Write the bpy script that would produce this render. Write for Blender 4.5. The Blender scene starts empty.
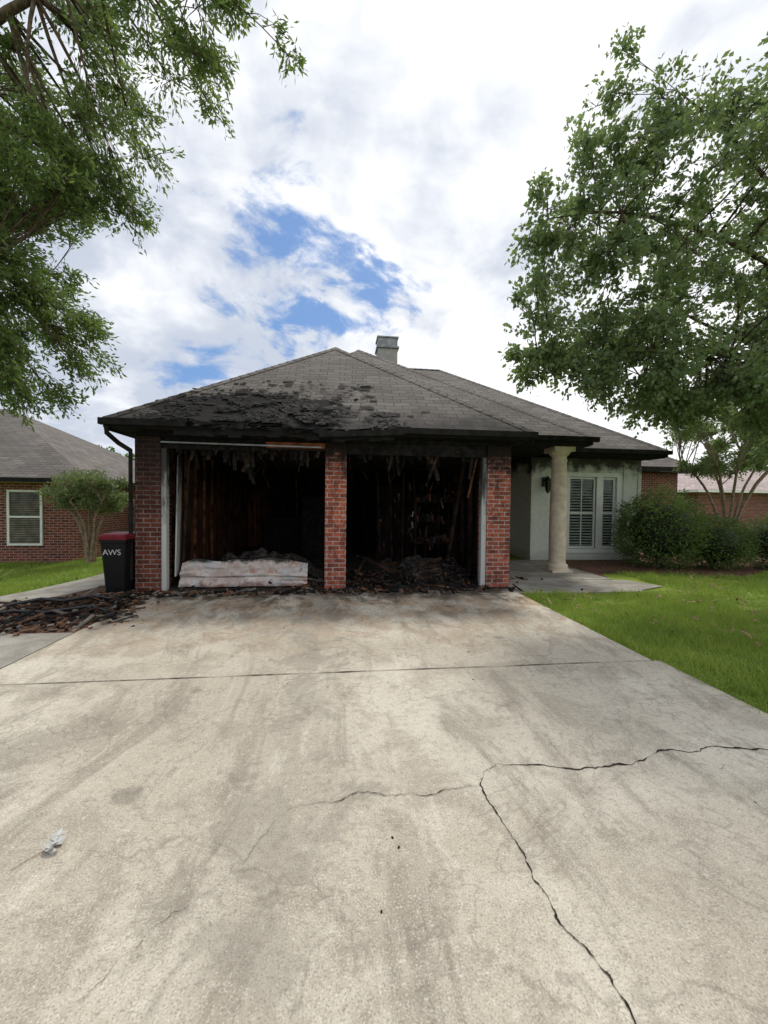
import bpy, math, random
import numpy as np
from mathutils import Vector, Matrix, noise as mnoise
random.seed(7); RNG=np.random.default_rng(7)
scene=bpy.context.scene
COL=scene.collection
# ------------------------------------------------------------ node helpers
class NT:
    def __init__(s,tree): s.t=tree; s.n=tree.nodes; s.l=tree.links
    def node(s,typ,**kw):
        nd=s.n.new(typ)
        for k,v in kw.items(): setattr(nd,k,v)
        return nd
    def set(s,sock,v):
        if hasattr(v,'is_linked') or isinstance(v,bpy.types.NodeSocket): s.l.new(v,sock)
        else:
            if isinstance(v,(tuple,list)) and len(v)==3 and sock.type=='RGBA': v=(*v,1)
            sock.default_value=v
    def math(s,op,a,b=None,c=None,clamp=False):
        m=s.node('ShaderNodeMath',operation=op,use_clamp=clamp)
        s.set(m.inputs[0],a)
        if b is not None: s.set(m.inputs[1],b)
        if c is not None: s.set(m.inputs[2],c)
        return m.outputs[0]
    def mix(s,f,a,b,blend='MIX'):
        m=s.node('ShaderNodeMix',data_type='RGBA',blend_type=blend)
        s.set(m.inputs[0],f); s.set(m.inputs[6],a); s.set(m.inputs[7],b)
        return m.outputs[2]
    def noise(s,vec,scale,detail=4,rough=.55,dist=0,col=False):
        n=s.node('ShaderNodeTexNoise'); s.set(n.inputs['Vector'],vec)
        n.inputs['Scale'].default_value=scale; n.inputs['Detail'].default_value=detail
        n.inputs['Roughness'].default_value=rough; n.inputs['Distortion'].default_value=dist
        return n.outputs[1 if col else 0]
    def smooth(s,v,a,b,o0=0.,o1=1.):
        m=s.node('ShaderNodeMapRange',interpolation_type='SMOOTHSTEP')
        s.set(m.inputs[0],v); m.inputs[1].default_value=a; m.inputs[2].default_value=b
        m.inputs[3].default_value=o0; m.inputs[4].default_value=o1
        return m.outputs[0]
    def sep(s,v):
        n=s.node('ShaderNodeSeparateXYZ'); s.set(n.inputs[0],v); return n.outputs
    def comb(s,x,y,z):
        n=s.node('ShaderNodeCombineXYZ')
        for i,v in enumerate((x,y,z)): s.set(n.inputs[i],v)
        return n.outputs[0]
    def mapv(s,v,scale=(1,1,1),loc=(0,0,0),rot=(0,0,0)):
        n=s.node('ShaderNodeMapping'); s.set(n.inputs[0],v)
        n.inputs[1].default_value=loc; n.inputs[2].default_value=rot; n.inputs[3].default_value=scale
        return n.outputs[0]
def mat(name,fn,rough=.8,spec=.3,metal=0.):
    m=bpy.data.materials.new(name); m.use_nodes=True
    t=NT(m.node_tree); b=m.node_tree.nodes['Principled BSDF']
    b.inputs['Roughness'].default_value=rough; b.inputs['Specular IOR Level'].default_value=spec
    b.inputs['Metallic'].default_value=metal
    tc=t.node('ShaderNodeTexCoord')
    r=fn(t,tc.outputs['Object'],tc.outputs['UV'],b)
    if r is not None:
        if isinstance(r,tuple) and len(r)==2:
            t.set(b.inputs['Base Color'],r[0])
            bp=t.node('ShaderNodeBump'); bp.inputs['Strength'].default_value=.5; bp.inputs['Distance'].default_value=.01
            t.set(bp.inputs['Height'],r[1]); t.l.new(bp.outputs[0],b.inputs['Normal'])
        else: t.set(b.inputs['Base Color'],r)
    return m
def simple(name,c,var=.25,scale=6,rough=.7,spec=.3,metal=0.,bump=False):
    def f(t,o,uv,b):
        n=t.noise(o,scale,3,.6)
        c2=tuple(x*(1-var) for x in c); c3=tuple(min(1,x*(1+var)) for x in c)
        col=t.mix(t.smooth(n,.3,.7),c2,c3)
        return (col,n) if bump else col
    return mat(name,f,rough,spec,metal)
# ------------------------------------------------------------ materials
def f_concrete(t,o,uv,b):
    big=t.noise(o,.55,3,.6,.4); mid=t.noise(o,2.6,5,.7,.5); fine=t.noise(o,30,3,.8); grit=t.noise(o,140,2,.6)
    st=t.noise(t.mapv(o,(1.5,.45,1)),1.3,5,.7,1.0)
    c=t.mix(t.smooth(big,.35,.65),(.45,.40,.32),(.60,.55,.455))
    c=t.mix(t.smooth(mid,.45,.62,0,.62),c,(.33,.29,.23))
    c=t.mix(t.smooth(st,.51,.66,0,.60),c,(.24,.21,.165))
    c=t.mix(t.smooth(st,.30,.45,.5,0),c,(.72,.67,.57))
    c=t.mix(t.smooth(fine,.5,.68,0,.5),c,(.25,.22,.18))
    c=t.mix(t.smooth(fine,.45,.3,0,.4),c,(.72,.68,.60))
    c=t.mix(t.smooth(grit,.54,.66,0,.5),c,(.17,.15,.12))
    c=t.mix(t.smooth(grit,.44,.32,0,.45),c,(.78,.74,.68))
    x,y,z=t.sep(o)
    # rust tinted run-off and soot spreading out of the burnt garage
    r=t.math('MULTIPLY',t.smooth(y,-3.4,-.8),t.smooth(mid,.40,.58,0,.6))
    c=t.mix(r,c,(.42,.28,.16))
    st2=t.noise(t.mapv(o,(1.2,.6,1),(4,1,0)),2.1,5,.75,.6)
    c=t.mix(t.math('MULTIPLY',t.smooth(y,-3.0,-.4),t.smooth(st2,.47,.62,0,.8)),c,(.10,.085,.07))
    yy=t.math('ADD',y,t.math('MULTIPLY',t.math('SUBTRACT',mid,.5),2.4))
    c=t.mix(t.smooth(yy,-.85,-.1,0,.88),c,(.045,.038,.032))
    # oil/tyre darkening along the middle of the drive
    od=t.math('ADD',t.math('ABSOLUTE',t.math('ADD',x,.25)),t.math('MULTIPLY',t.math('SUBTRACT',mid,.5),2.6))
    c=t.mix(t.smooth(od,.30,0,0,.42),c,(.17,.15,.125))
    vo=t.node('ShaderNodeTexVoronoi'); t.set(vo.inputs['Vector'],t.mapv(o,(1,1,.01))); vo.inputs['Scale'].default_value=1.9
    sp=t.math('ADD',vo.outputs['Distance'],t.math('MULTIPLY',t.math('SUBTRACT',mid,.5),.5))
    c=t.mix(t.smooth(sp,.11,.03,0,.4),c,(.10,.09,.075))
    ml=t.math('ABSOLUTE',t.math('SUBTRACT',t.noise(t.mapv(o,(1,1,1),(3,9,0)),.8,5,.65,.6),.5))
    c=t.mix(t.smooth(ml,.012,.0,0,.28),c,(.14,.12,.10))
    h=t.math('ADD',t.math('MULTIPLY',fine,.6),t.math('MULTIPLY',grit,.6))
    return (c,h)
M_CONC=mat('concrete_drive',f_concrete,.9,.2)
def f_conc2(t,o,uv,b):
    mid=t.noise(o,2.6,4,.65,.5); grit=t.noise(o,120,2,.6)
    c=t.mix(t.smooth(mid,.3,.7),(.22,.205,.175),(.40,.375,.325))
    c=t.mix(t.smooth(grit,.5,.7,0,.6),c,(.13,.12,.10)); return (c,grit)
M_CONC2=mat('concrete_path',f_conc2,.9,.2)
def f_ground(t,o,uv,b):
    a=t.noise(o,1.2,3,.6); f=t.noise(o,60,2,.7)
    c=t.mix(t.smooth(a,.3,.7),(.13,.20,.028),(.26,.34,.055))
    c=t.mix(t.smooth(f,.4,.65,0,.6),c,(.07,.095,.02)); return (c,f)
M_GROUND=mat('lawn_ground',f_ground,.95,.1)
def f_mulch(t,o,uv,b):
    n=t.noise(o,14,4,.75); m=t.noise(o,55,2,.7)
    c=t.mix(t.smooth(n,.35,.65),(.035,.024,.018),(.20,.11,.07))
    c=t.mix(t.smooth(m,.55,.7,0,.7),c,(.32,.20,.14)); return (c,m)
M_MULCH=mat('mulch',f_mulch,.95,.1)
def brick_mat(name,soot=0.,zlo=1.2,zhi=2.5,amt=1.,tint=1.):
    def f(t,o,uv,b):
        n=t.node('ShaderNodeTexBrick'); t.set(n.inputs['Vector'],uv)
        n.inputs['Color1'].default_value=(.36*tint,.095*tint,.052*tint,1); n.inputs['Color2'].default_value=(.11*tint,.034*tint,.028*tint,1)
        mt=min(1,.5+tint*.5)
        n.inputs['Mortar'].default_value=(.46*mt,.42*mt,.38*mt,1)
        n.inputs['Scale'].default_value=1; n.inputs['Mortar Size'].default_value=.0075; n.inputs['Mortar Smooth'].default_value=.15
        n.inputs['Bias'].default_value=-.15; n.inputs['Brick Width'].default_value=.205; n.inputs['Row Height'].default_value=.073
        ns=t.noise(o,22,3,.7); c=t.mix(t.smooth(ns,.3,.75,0,.5),n.outputs[0],(.07,.03,.025))
        ns2=t.noise(o,7,3,.6); c=t.mix(t.smooth(ns2,.58,.72,0,.35),c,(.45*tint,.32*tint,.27*tint))
        if amt>0:
            x,y,z=t.sep(o)
            s=t.math('ADD',z,t.math('MULTIPLY',t.math('SUBTRACT',t.noise(o,4.5,5,.75),.5),1.7))
            c=t.mix(t.smooth(s,zlo,zhi,soot,amt),c,(.012,.010,.009))
            dk=t.smooth(t.noise(t.mapv(o,(1,1,.7),(2,3,4)),5,4,.7),.5,.62,0,.5); c=t.mix(dk,c,(.03,.018,.015))
        h=t.math('ADD',t.math('MULTIPLY',n.outputs[1],-1.),t.math('MULTIPLY',ns,.3))
        return (c,h)
    return mat(name,f,.9,.15)
M_BRICK=brick_mat('brick_clean',0,0,0,0,.75)
M_BRICKC=brick_mat('brick_scorched',0.,1.7,2.35,.985,1.4)
M_BRICKS=brick_mat('brick_sooty',.35,.4,2.4,.93,.85)
def shingle(name,base,damage):
    def f(t,o,uv,b):
        n=t.node('ShaderNodeTexBrick'); t.set(n.inputs['Vector'],uv)
        n.inputs['Color1'].default_value=(*[c*1.3 for c in base],1); n.inputs['Color2'].default_value=(*[c*.72 for c in base],1)
        n.inputs['Mortar'].default_value=(*[c*.25 for c in base],1)
        n.inputs['Scale'].default_value=1; n.inputs['Mortar Size'].default_value=.011; n.inputs['Mortar Smooth'].default_value=.3
        n.inputs['Brick Width'].default_value=.31; n.inputs['Row Height'].default_value=.15; n.inputs['Bias'].default_value=0
        g=t.noise(o,160,1,.6); c=t.mix(t.smooth(g,.35,.65,0,.35),n.outputs[0],tuple(x*1.7 for x in base))
        w=t.noise(o,.9,4,.6); c=t.mix(t.smooth(w,.4,.7,0,.4),c,tuple(x*.6 for x in base))
        if damage:
            x,y,z=t.sep(o)
            dx=t.math('DIVIDE',t.math('ADD',x,1.45),1.7); dy=t.math('DIVIDE',t.math('SUBTRACT',y,.05),.72)
            d=t.math('SQRT',t.math('ADD',t.math('MULTIPLY',dx,dx),t.math('MULTIPLY',dy,dy)))
            d=t.math('ADD',d,t.math('MULTIPLY',t.math('SUBTRACT',t.noise(t.mapv(o,(.7,1.8,1)),3.0,6,.75,.6),.5),2.0))
            c=t.mix(t.smooth(d,1.0,.88),c,(.007,.0065,.006))
            yy=t.math('ADD',y,t.math('MULTIPLY',t.math('SUBTRACT',t.noise(o,2.5,5,.7),.5),1.2))
            c=t.mix(t.smooth(yy,.4,-.35,0,.75),c,(.02,.018,.017))
        return (c,t.math('ADD',t.math('MULTIPLY',n.outputs[1],-1.),t.math('MULTIPLY',g,.3)))
    return mat(name,f,.92,.2)
M_SHG=shingle('shingles_burnt',(.145,.130,.118),True)
M_SH=shingle('shingles',(.145,.130,.118),False)
M_SHP=shingle('shingles_pale',(.40,.33,.31),False)
def f_char(t,o,uv,b):
    n=t.noise(o,9,4,.75,.4)
    c=t.mix(t.smooth(n,.35,.7),(.004,.004,.004),(.024,.021,.020))
    return (c,n)
M_CHAR=mat('charred_wood',f_char,.8,.15)
def f_inner(t,o,uv,b):
    x,y,z=t.sep(o)
    n=t.noise(t.mapv(o,(2.5,2.5,.6)),2.5,4,.7,.6)
    c=t.mix(t.smooth(n,.4,.7),(.005,.005,.005),(.030,.021,.016))
    m=t.math('MULTIPLY',t.smooth(z,2.3,1.3),t.smooth(x,-2.0,-2.7))
    c=t.mix(t.math('MULTIPLY',m,t.smooth(n,.35,.6,.2,.9)),c,(.13,.05,.024))
    return c
M_INNER=mat('charred_interior',f_inner,.9,.1)
M_BROWN=simple('scorched_timber',(.11,.055,.032),.75,4,.85,.1)
M_RUST=simple('rusty_scrap',(.17,.06,.03),.6,6,.85,.1)
M_DKBR=simple('scorched_stud',(.034,.021,.015),.7,4,.85,.1)
M_ASH=simple('ash_rubble',(.045,.040,.036),.85,14,.95,.1)
M_DFLOOR=simple('sooty_slab',(.035,.031,.027),.6,3,.8,.2)
def f_scorch(t,o,uv,b):
    n=t.noise(t.mapv(o,(1,1,1.5)),3.2,5,.7,.5)
    c=t.mix(t.smooth(n,.38,.62),(.42,.33,.285),(.58,.53,.49)) 
    c=t.mix(t.smooth(t.noise(o,3.2,5,.75),.52,.62,0,.7),c,(.34,.15,.08))
    c=t.mix(t.smooth(t.noise(t.mapv(o,(1,1,1),(5,5,5)),5,5,.75),.57,.66,0,.85),c,(.04,.03,.025))
    c=t.mix(t.smooth(t.noise(t.mapv(o,(1,1,2),(9,5,5)),2,4,.7),.54,.64,0,.7),c,(.46,.50,.52))
    x,y,z=t.sep(o)
    s=t.math('ADD',z,t.math('MULTIPLY',t.math('SUBTRACT',t.noise(o,6,4,.7),.5),.3))
    c=t.mix(t.smooth(s,.38,.46,0,.94),c,(.02,.017,.015))
    c=t.mix(t.smooth(s,.10,.02,0,.8),c,(.12,.05,.03)); return (c,n)
M_PANEL=mat('burnt_door_metal',f_scorch,.5,.4,.1)
def f_whitew(t,o,uv,b):
    x,y,z=t.sep(o); n=t.noise(o,2.5,5,.7)
    c=t.mix(t.smooth(t.noise(o,9,3,.6),.3,.7),(.60,.63,.56),(.70,.72,.65))
    s=t.math('ADD',z,t.math('MULTIPLY',t.math('SUBTRACT',n,.5),1.3))
    c=t.mix(t.smooth(s,2.2,2.62,0,.95),c,(.02,.019,.018)) 
    c=t.mix(t.smooth(z,.35,.02,0,.4),c,(.3,.29,.25)); return c
M_WHITE=mat('smoke_stained_white_paint',f_whitew,.6,.3)
M_CREAM=simple('cream_column_paint',(.60,.52,.40),.18,5,.7)
def f_wtrim(t,o,uv,b):
    x,y,z=t.sep(o); s=t.math('ADD',z,t.math('MULTIPLY',t.math('SUBTRACT',t.noise(t.mapv(o,(3,3,1)),3,5,.7),.5),2.6))
    return t.mix(t.smooth(s,.9,2.1,.05,.97),(.50,.50,.48),(.02,.018,.016))
M_WTRIM=mat('scorched_white_trim',f_wtrim,.6)
M_TRIM=simple('white_trim',(.76,.78,.73),.06,8,.5)
M_FASC=simple('dark_fascia',(.016,.015,.014),.4,6,.75,.1)
M_BLACK=simple('black_metal',(.012,.012,.013),.3,20,.4,.5)
M_GALV=simple('galvanised_metal',(.25,.26,.27),.3,5,.5,.5,.4)
M_FLUE=simple('chimney_siding',(.33,.32,.30),.12,5,.7)
M_BIN=simple('bin_plastic',(.006,.006,.007),.3,14,.5,.25)
M_LID=simple('bin_lid_red',(.16,.012,.02),.25,8,.5,.25)
M_BARK=simple('bark',(.10,.075,.055),.5,18,.9,.1)
M_BARKL=simple('pale_bark',(.30,.22,.16),.35,12,.8,.1)
M_FENCE=simple('weathered_fence_wood',(.19,.165,.135),.35,5,.85)
M_CRACK=simple('crack_dark',(.05,.04,.032),.6,30,1.,.0)
M_JOINT=simple('joint_dirt',(.14,.12,.09),.6,14,1.,.0)
M_DOOR=simple('door_paint',(.32,.30,.26),.1,4,.5)
M_PAPER=simple('litter_paper',(.5,.5,.48),.2,30,.7)
M_DRYL=simple('dry_leaf',(.24,.16,.08),.5,40,.8)
M_GLASS=simple('window_glass',(.016,.022,.018),.4,3,.1,.5)
M_SLAT=simple('shutter_slats',(.26,.30,.26),.2,5,.5)
def leafmat(name,a,b2,tr=.35):
    m=bpy.data.materials.new(name); m.use_nodes=True; t=NT(m.node_tree); b=t.n['Principled BSDF']
    g=t.node('ShaderNodeNewGeometry'); tc=t.node('ShaderNodeTexCoord')
    big=t.noise(tc.outputs['Object'],1.1,3,.65)
    f=t.math('ADD',t.math('MULTIPLY',g.outputs['Random Per Island'],.6),t.math('MULTIPLY',t.math('SUBTRACT',big,.38),1.5),clamp=True)
    c=t.mix(f,a,b2); t.set(b.inputs['Base Color'],c); b.inputs['Roughness'].default_value=.45; b.inputs['Specular IOR Level'].default_value=.4
    tl=t.node('ShaderNodeBsdfTranslucent'); t.set(tl.inputs[0],t.mix(.6,c,(.24,.34,.07)))
    mx=t.node('ShaderNodeMixShader'); mx.inputs[0].default_value=tr
    t.l.new(b.outputs[0],mx.inputs[1]); t.l.new(tl.outputs[0],mx.inputs[2]); t.l.new(mx.outputs[0],t.n['Material Output'].inputs[0]); return m
M_LEAFL=leafmat('oak_leaves',(.04,.085,.02),(.18,.26,.07),.5)
M_LEAFR=leafmat('maple_leaves',(.10,.16,.08),(.29,.37,.17),.55)
M_LEAFB=leafmat('shrub_leaves',(.035,.075,.018),(.15,.23,.05),.3)
M_LEAFG=leafmat('myrtle_leaves',(.07,.10,.045),(.23,.27,.12),.4)
M_LEAFY=leafmat('lily_leaves',(.12,.18,.03),(.30,.33,.07),.4)
M_GRASS=leafmat('grass_blades',(.13,.22,.025),(.46,.56,.10),.45)
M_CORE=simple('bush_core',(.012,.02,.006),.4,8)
# ------------------------------------------------------------ mesh helpers
class MB:
    def __init__(s): s.v=[]; s.f=[]; s.uv=[]; s.mi=[]; s.mats=[]
    def mid(s,m):
        if m not in s.mats: s.mats.append(m)
        return s.mats.index(m)
    def poly(s,pts,m,M=None):
        pts=[Vector(p) for p in pts]
        n=Vector((0,0,0))
        for i in range(len(pts)):
            a=pts[i]; b=pts[(i+1)%len(pts)]; n+=a.cross(b)
        n=n.normalized() if n.length>1e-12 else Vector((0,0,1))
        if abs(n.z)>.98: u=Vector((1,0,0)); w=Vector((0,1,0))
        else:
            u=Vector((0,0,1)).cross(n).normalized(); w=n.cross(u)
        s.uv.append([(p.dot(u),p.dot(w)) for p in pts])
        if M: pts=[M@p for p in pts]
        k=len(s.v); s.v+= [tuple(p) for p in pts]; s.f.append(tuple(range(k,k+len(pts)))); s.mi.append(s.mid(m))
    def box(s,a,b,m,M=None):
        x0,y0,z0=a;x1,y1,z1=b
        for q in (((x0,y0,z0),(x1,y0,z0),(x1,y0,z1),(x0,y0,z1)),((x1,y1,z0),(x0,y1,z0),(x0,y1,z1),(x1,y1,z1)),
                  ((x0,y1,z0),(x0,y0,z0),(x0,y0,z1),(x0,y1,z1)),((x1,y0,z0),(x1,y1,z0),(x1,y1,z1),(x1,y0,z1)),
                  ((x0,y0,z1),(x1,y0,z1),(x1,y1,z1),(x0,y1,z1)),((x0,y1,z0),(x1,y1,z0),(x1,y0,z0),(x0,y0,z0))):
            s.poly(q,m,M)
    def rbox(s,c,size,rot,m):
        M=Matrix.Translation(c)@ (Matrix.Rotation(rot[2],4,'Z')@Matrix.Rotation(rot[1],4,'Y')@Matrix.Rotation(rot[0],4,'X'))
        h=[x/2 for x in size]; s.box([-x for x in h],h,m,M)
    def tube(s,pts,rad,m,n=7):
        pts=[Vector(p) for p in pts]; k0=len(s.v); L=len(pts)
        for i,p in enumerate(pts):
            d=(pts[min(i+1,L-1)]-pts[max(i-1,0)]).normalized()
            a=d.orthogonal().normalized() if i==0 else (pa-d*pa.dot(d)).normalized()
            pa=a; b=d.cross(a)
            for j in range(n):
                an=2*math.pi*j/n; s.v.append(tuple(p+(a*math.cos(an)+b*math.sin(an))*rad[i]))
        mi=s.mid(m)
        for i in range(L-1):
            for j in range(n):
                s.f.append((k0+i*n+j,k0+i*n+(j+1)%n,k0+(i+1)*n+(j+1)%n,k0+(i+1)*n+j)); s.mi.append(mi); s.uv.append([(0,0)]*4)
        s.f.append(tuple(k0+(L-1)*n+j for j in range(n))); s.mi.append(mi); s.uv.append([(0,0)]*n)
    def lathe(s,c,prof,m,n=28):
        k0=len(s.v); mi=s.mid(m)
        for r,z in prof:
            for j in range(n):
                a=2*math.pi*j/n; s.v.append((c[0]+r*math.cos(a),c[1]+r*math.sin(a),z))
        for i in range(len(prof)-1):
            for j in range(n):
                s.f.append((k0+i*n+j,k0+i*n+(j+1)%n,k0+(i+1)*n+(j+1)%n,k0+(i+1)*n+j)); s.mi.append(mi); s.uv.append([(0,0)]*4)
    def make(s,name,parent=None,smooth=False,bevel=0):
        me=bpy.data.meshes.new(name); me.from_pydata(s.v,[],s.f)
        for m in s.mats: me.materials.append(m)
        me.polygons.foreach_set('material_index',s.mi)
        uvl=me.uv_layers.new(name='UVMap'); flat=[c for f in s.uv for p in f for c in p]
        uvl.data.foreach_set('uv',flat)
        if smooth: me.polygons.foreach_set('use_smooth',[True]*len(s.f))
        me.update(); ob=bpy.data.objects.new(name,me); COL.objects.link(ob)
        if parent: ob.parent=parent
        return ob
def empty(name,loc=(0,0,0)):
    e=bpy.data.objects.new(name,None); e.empty_display_size=.3; COL.objects.link(e); return e
def npmesh(name,V,F,mat_,parent=None):
    k=F.shape[1]; me=bpy.data.meshes.new(name)
    me.vertices.add(len(V)); me.vertices.foreach_set('co',V.astype(np.float32).ravel())
    me.loops.add(F.size); me.loops.foreach_set('vertex_index',F.astype(np.int32).ravel())
    me.polygons.add(len(F)); me.polygons.foreach_set('loop_start',np.arange(0,F.size,k,dtype=np.int32))
    me.update(calc_edges=True); me.materials.append(mat_); me.validate()
    ob=bpy.data.objects.new(name,me); COL.objects.link(ob)
    if parent: ob.parent=parent
    return ob
def sstep(t): t=max(0,min(1,t)); return t*t*(3-2*t)
def gz(x,y): return -.03-.3*sstep((-x-4.2)/4)
# ------------------------------------------------------------ camera
A=math.radians(6.5)
cam=bpy.data.cameras.new('camera'); co=bpy.data.objects.new('camera',cam); COL.objects.link(co); scene.camera=co
cam.sensor_fit='VERTICAL'; cam.sensor_height=36; cam.lens=390/1024*36; cam.clip_end=2000; cam.clip_start=.05
co.matrix_world=Matrix.Translation((0,-6.54,1.45))@Matrix.Rotation(-A,4,'Z')@Matrix.Rotation(math.radians(90-1.32),4,'X')@Matrix.Rotation(math.radians(.66),4,'Z')
# ------------------------------------------------------------ world + sun
w=bpy.data.worlds.new('World'); scene.world=w; w.use_nodes=True; t=NT(w.node_tree); bg=t.n['Background']
SE,SA=math.radians(58),math.radians(25)   # azimuth from +Y toward +X
sky=t.node('ShaderNodeTexSky',sky_type='NISHITA'); sky.sun_disc=False; sky.sun_elevation=SE; sky.sun_rotation=SA
tc=t.node('ShaderNodeTexCoord'); g=tc.outputs['Generated']; X,Y,Z=t.sep(g)
zz=t.math('ADD',t.math('MAXIMUM',Z,0),.30)
pl=t.comb(t.math('DIVIDE',X,zz),t.math('DIVIDE',Y,zz),t.math('MULTIPLY',Z,.6))
wn=t.noise(pl,1.6,3,.5,0,True)
vm=t.node('ShaderNodeVectorMath',operation='MULTIPLY_ADD'); t.l.new(wn,vm.inputs[0]); vm.inputs[1].default_value=(.35,.35,.35); t.l.new(pl,vm.inputs[2]); plw=vm.outputs[0]
n1=t.noise(plw,2.0,8,.56,0); n1b=t.noise(t.mapv(plw,(1,1,1),(.06,.13,.03)),2.0,5,.56,0)
n2=t.noise(t.mapv(pl,(1,1,1),(3.3,1.7,0)),.7,3,.5,.3); n3=t.noise(t.mapv(plw,(1,1,1),(7,4,2)),6.5,6,.6,0)
relief=t.math('MULTIPLY',t.math('SUBTRACT',n1,n1b),1.2)
shade=t.math('ADD',t.math('MULTIPLY',n1,.5),t.math('ADD',t.math('MULTIPLY',n2,.5),t.math('MULTIPLY',n3,.15)))
shade=t.math('ADD',t.math('ADD',shade,relief),t.math('MULTIPLY',X,.45))
cc=t.mix(t.smooth(shade,.32,.84),(4.5,4.95,5.8),(8.4,8.45,8.6))
def gap(dirv,r0,r1,namp,sq=(1,1,1)):
    vm=t.node('ShaderNodeVectorMath',operation='SUBTRACT'); t.l.new(g,vm.inputs[0]); vm.inputs[1].default_value=dirv
    v2=t.node('ShaderNodeVectorMath',operation='MULTIPLY'); t.l.new(vm.outputs[0],v2.inputs[0]); v2.inputs[1].default_value=sq
    v3=t.node('ShaderNodeVectorMath',operation='LENGTH'); t.l.new(v2.outputs[0],v3.inputs[0])
    d=t.math('ADD',v3.outputs['Value'],t.math('MULTIPLY',t.math('SUBTRACT',n1,.5),namp))
    d=t.math('ADD',d,t.math('MULTIPLY',t.math('SUBTRACT',n3,.5),namp*.8))
    return t.smooth(d,r0,r1)
m1=gap((-.07,.83,.55),-.02,.14,.85); m2=gap((-.29,.918,.282),.02,.12,.4,(1,1,2)); m3=gap((.04,.89,.45),-.02,.10,.8)
mk=t.math('MULTIPLY',t.math('MULTIPLY',m1,m2),m3)
blue=t.mix(.6,sky.outputs[0],(.7,2.1,5.0))
col=t.mix(mk,blue,cc)
t.set(bg.inputs[0],col); bg.inputs[1].default_value=.135
sun=bpy.data.lights.new('sun','SUN'); sun.energy=2.5; sun.angle=math.radians(12); sun.color=(1,.95,.86)
so=bpy.data.objects.new('sun',sun); COL.objects.link(so)
dv=Vector((math.sin(SA)*math.cos(SE),math.cos(SA)*math.cos(SE),math.sin(SE)))
so.rotation_euler=dv.to_track_quat('Z','Y').to_euler(); so.location=(0,0,30)
scene.view_settings.view_transform='Standard'; scene.view_settings.look='None'; scene.view_settings.exposure=0
# ------------------------------------------------------------ ground
xs=sorted(set([-400,-120,-60,-30,-20,-14]+[round(-12+.5*i,2) for i in range(60)]+[20,26,40,80,150,400]))
ys=[-200,-80,-30,-15,-9,-6,-3,0,3,6,9,14,20,30,60,120,400]
V=np.array([(x,y,gz(x,y)) for y in ys for x in xs]); nx=len(xs)
F=np.array([(j*nx+i,j*nx+i+1,(j+1)*nx+i+1,(j+1)*nx+i) for j in range(len(ys)-1) for i in range(nx-1)])
npmesh('ground',V,F,M_GROUND)
b=MB(); # driveway as two slabs with a joint
b.box((-2.85,-3.222,-.12),(2.93,-.16,0),M_CONC); 
b.box((-2.87,-14,-.12),(3.0,-3.228,0.0),M_CONC)
b.box((-2.85,-3.24,-.12),(2.9,-3.21,-.006),M_JOINT)
b.make('driveway')
b=MB(); b.box((-7.5,-12,-.12),(-2.88,-1.95,-.006),M_CONC2); b.make('parking_pad')
b=MB(); P=[(-7.2,-2.3),(-6.0,-1.55),(-5.1,-.75),(-4.5,.1),(-4.2,1.2),(-4.1,3),(-4.1,9)]
for i in range(len(P)-1):
    def off(k,w):
        a=Vector(P[max(k-1,0)]); c=Vector(P[min(k+1,len(P)-1)]); d=(c-a).normalized(); n=Vector((-d.y,d.x)); p=Vector(P[k])+n*w
        return (p.x,p.y,gz(p.x,p.y)+.035)
    a=off(i,-.45);c=off(i+1,-.45);d=off(i+1,.45);e=off(i,.45)
    b.poly([a,c,d,e],M_CONC2)
    for (p,q) in ((c,a),(e,d)): b.poly([p,q,(q[0],q[1],q[2]-.1),(p[0],p[1],p[2]-.1)],M_CONC2)
b.make('side_path')
b=MB(); b.poly([(-6.6,-1.93,-.02),(-2.86,-1.93,-.012),(-2.86,-.1,-.012),(-3.2,.05,-.012),(-3.2,9,-.012),(-3.68,9,-.012),(-3.7,1.2,-.014),(-4.1,.0,-.014),(-4.75,-1.1,-.016)],M_MULCH)
b.make('mulch_bed')
b=MB(); b.box((2.94,-.45,-.1),(5.2,.55,-.008),M_CONC2); b.box((2.99,.56,-.1),(5.35,3.2,.0),M_CONC2)
b.poly([(5.21,-.35,-.012),(5.9,-.05,-.012),(5.6,.55,-.012),(5.21,.545,-.012)],M_CONC2); b.make('front_walk')
def bedy(x): return 1.0+.35*math.sin(x*1.3)+.5*max(0,(x-6)/6)
b=MB(); bx=[5.36+.3*i for i in range(26)]
b.poly([(5.36,.62,-.016)]+[(x,bedy(x),-.02) for x in bx[1:]]+[(12.9,6.9,-.02),(8.1,6.9,-.02),(8.1,3.2,-.016),(5.36,3.2,-.016)],M_MULCH); b.make('flower_bed')
# cracks
def crack(pts,w0,z=.003,sub=5,jit=.12,m=None):
    m=m or M_CRACK
    pts=[Vector((*p,0)) for p in pts]
    for k in range(sub):
        q=[pts[0]]
        for a,c in zip(pts[:-1],pts[1:]):
            d=c-a; mm=(a+c)/2+Vector((-d.y,d.x,0))*random.uniform(-jit,jit); q+= [mm,c]
        pts=q
    b=MB(); n=len(pts); L=[];R=[]
    for i,p in enumerate(pts):
        d=(pts[min(i+1,n-1)]-pts[max(i-1,0)]); d=Vector((-d.y,d.x,0)).normalized()
        nn=mnoise.noise(Vector((i*.13,w0*999,0)))
        ww=w0*max(.12,(.55+nn*.9))*random.uniform(.5,1.3)*min(1,.2+min(i,n-1-i)/(n*.15)); L.append(p+d*ww); R.append(p-d*ww)
    for i in range(n-1):
        b.poly([(R[i].x,R[i].y,z),(R[i+1].x,R[i+1].y,z),(L[i+1].x,L[i+1].y,z),(L[i].x,L[i].y,z)],m)
    return b
dc=empty('driveway_cracks')
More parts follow.
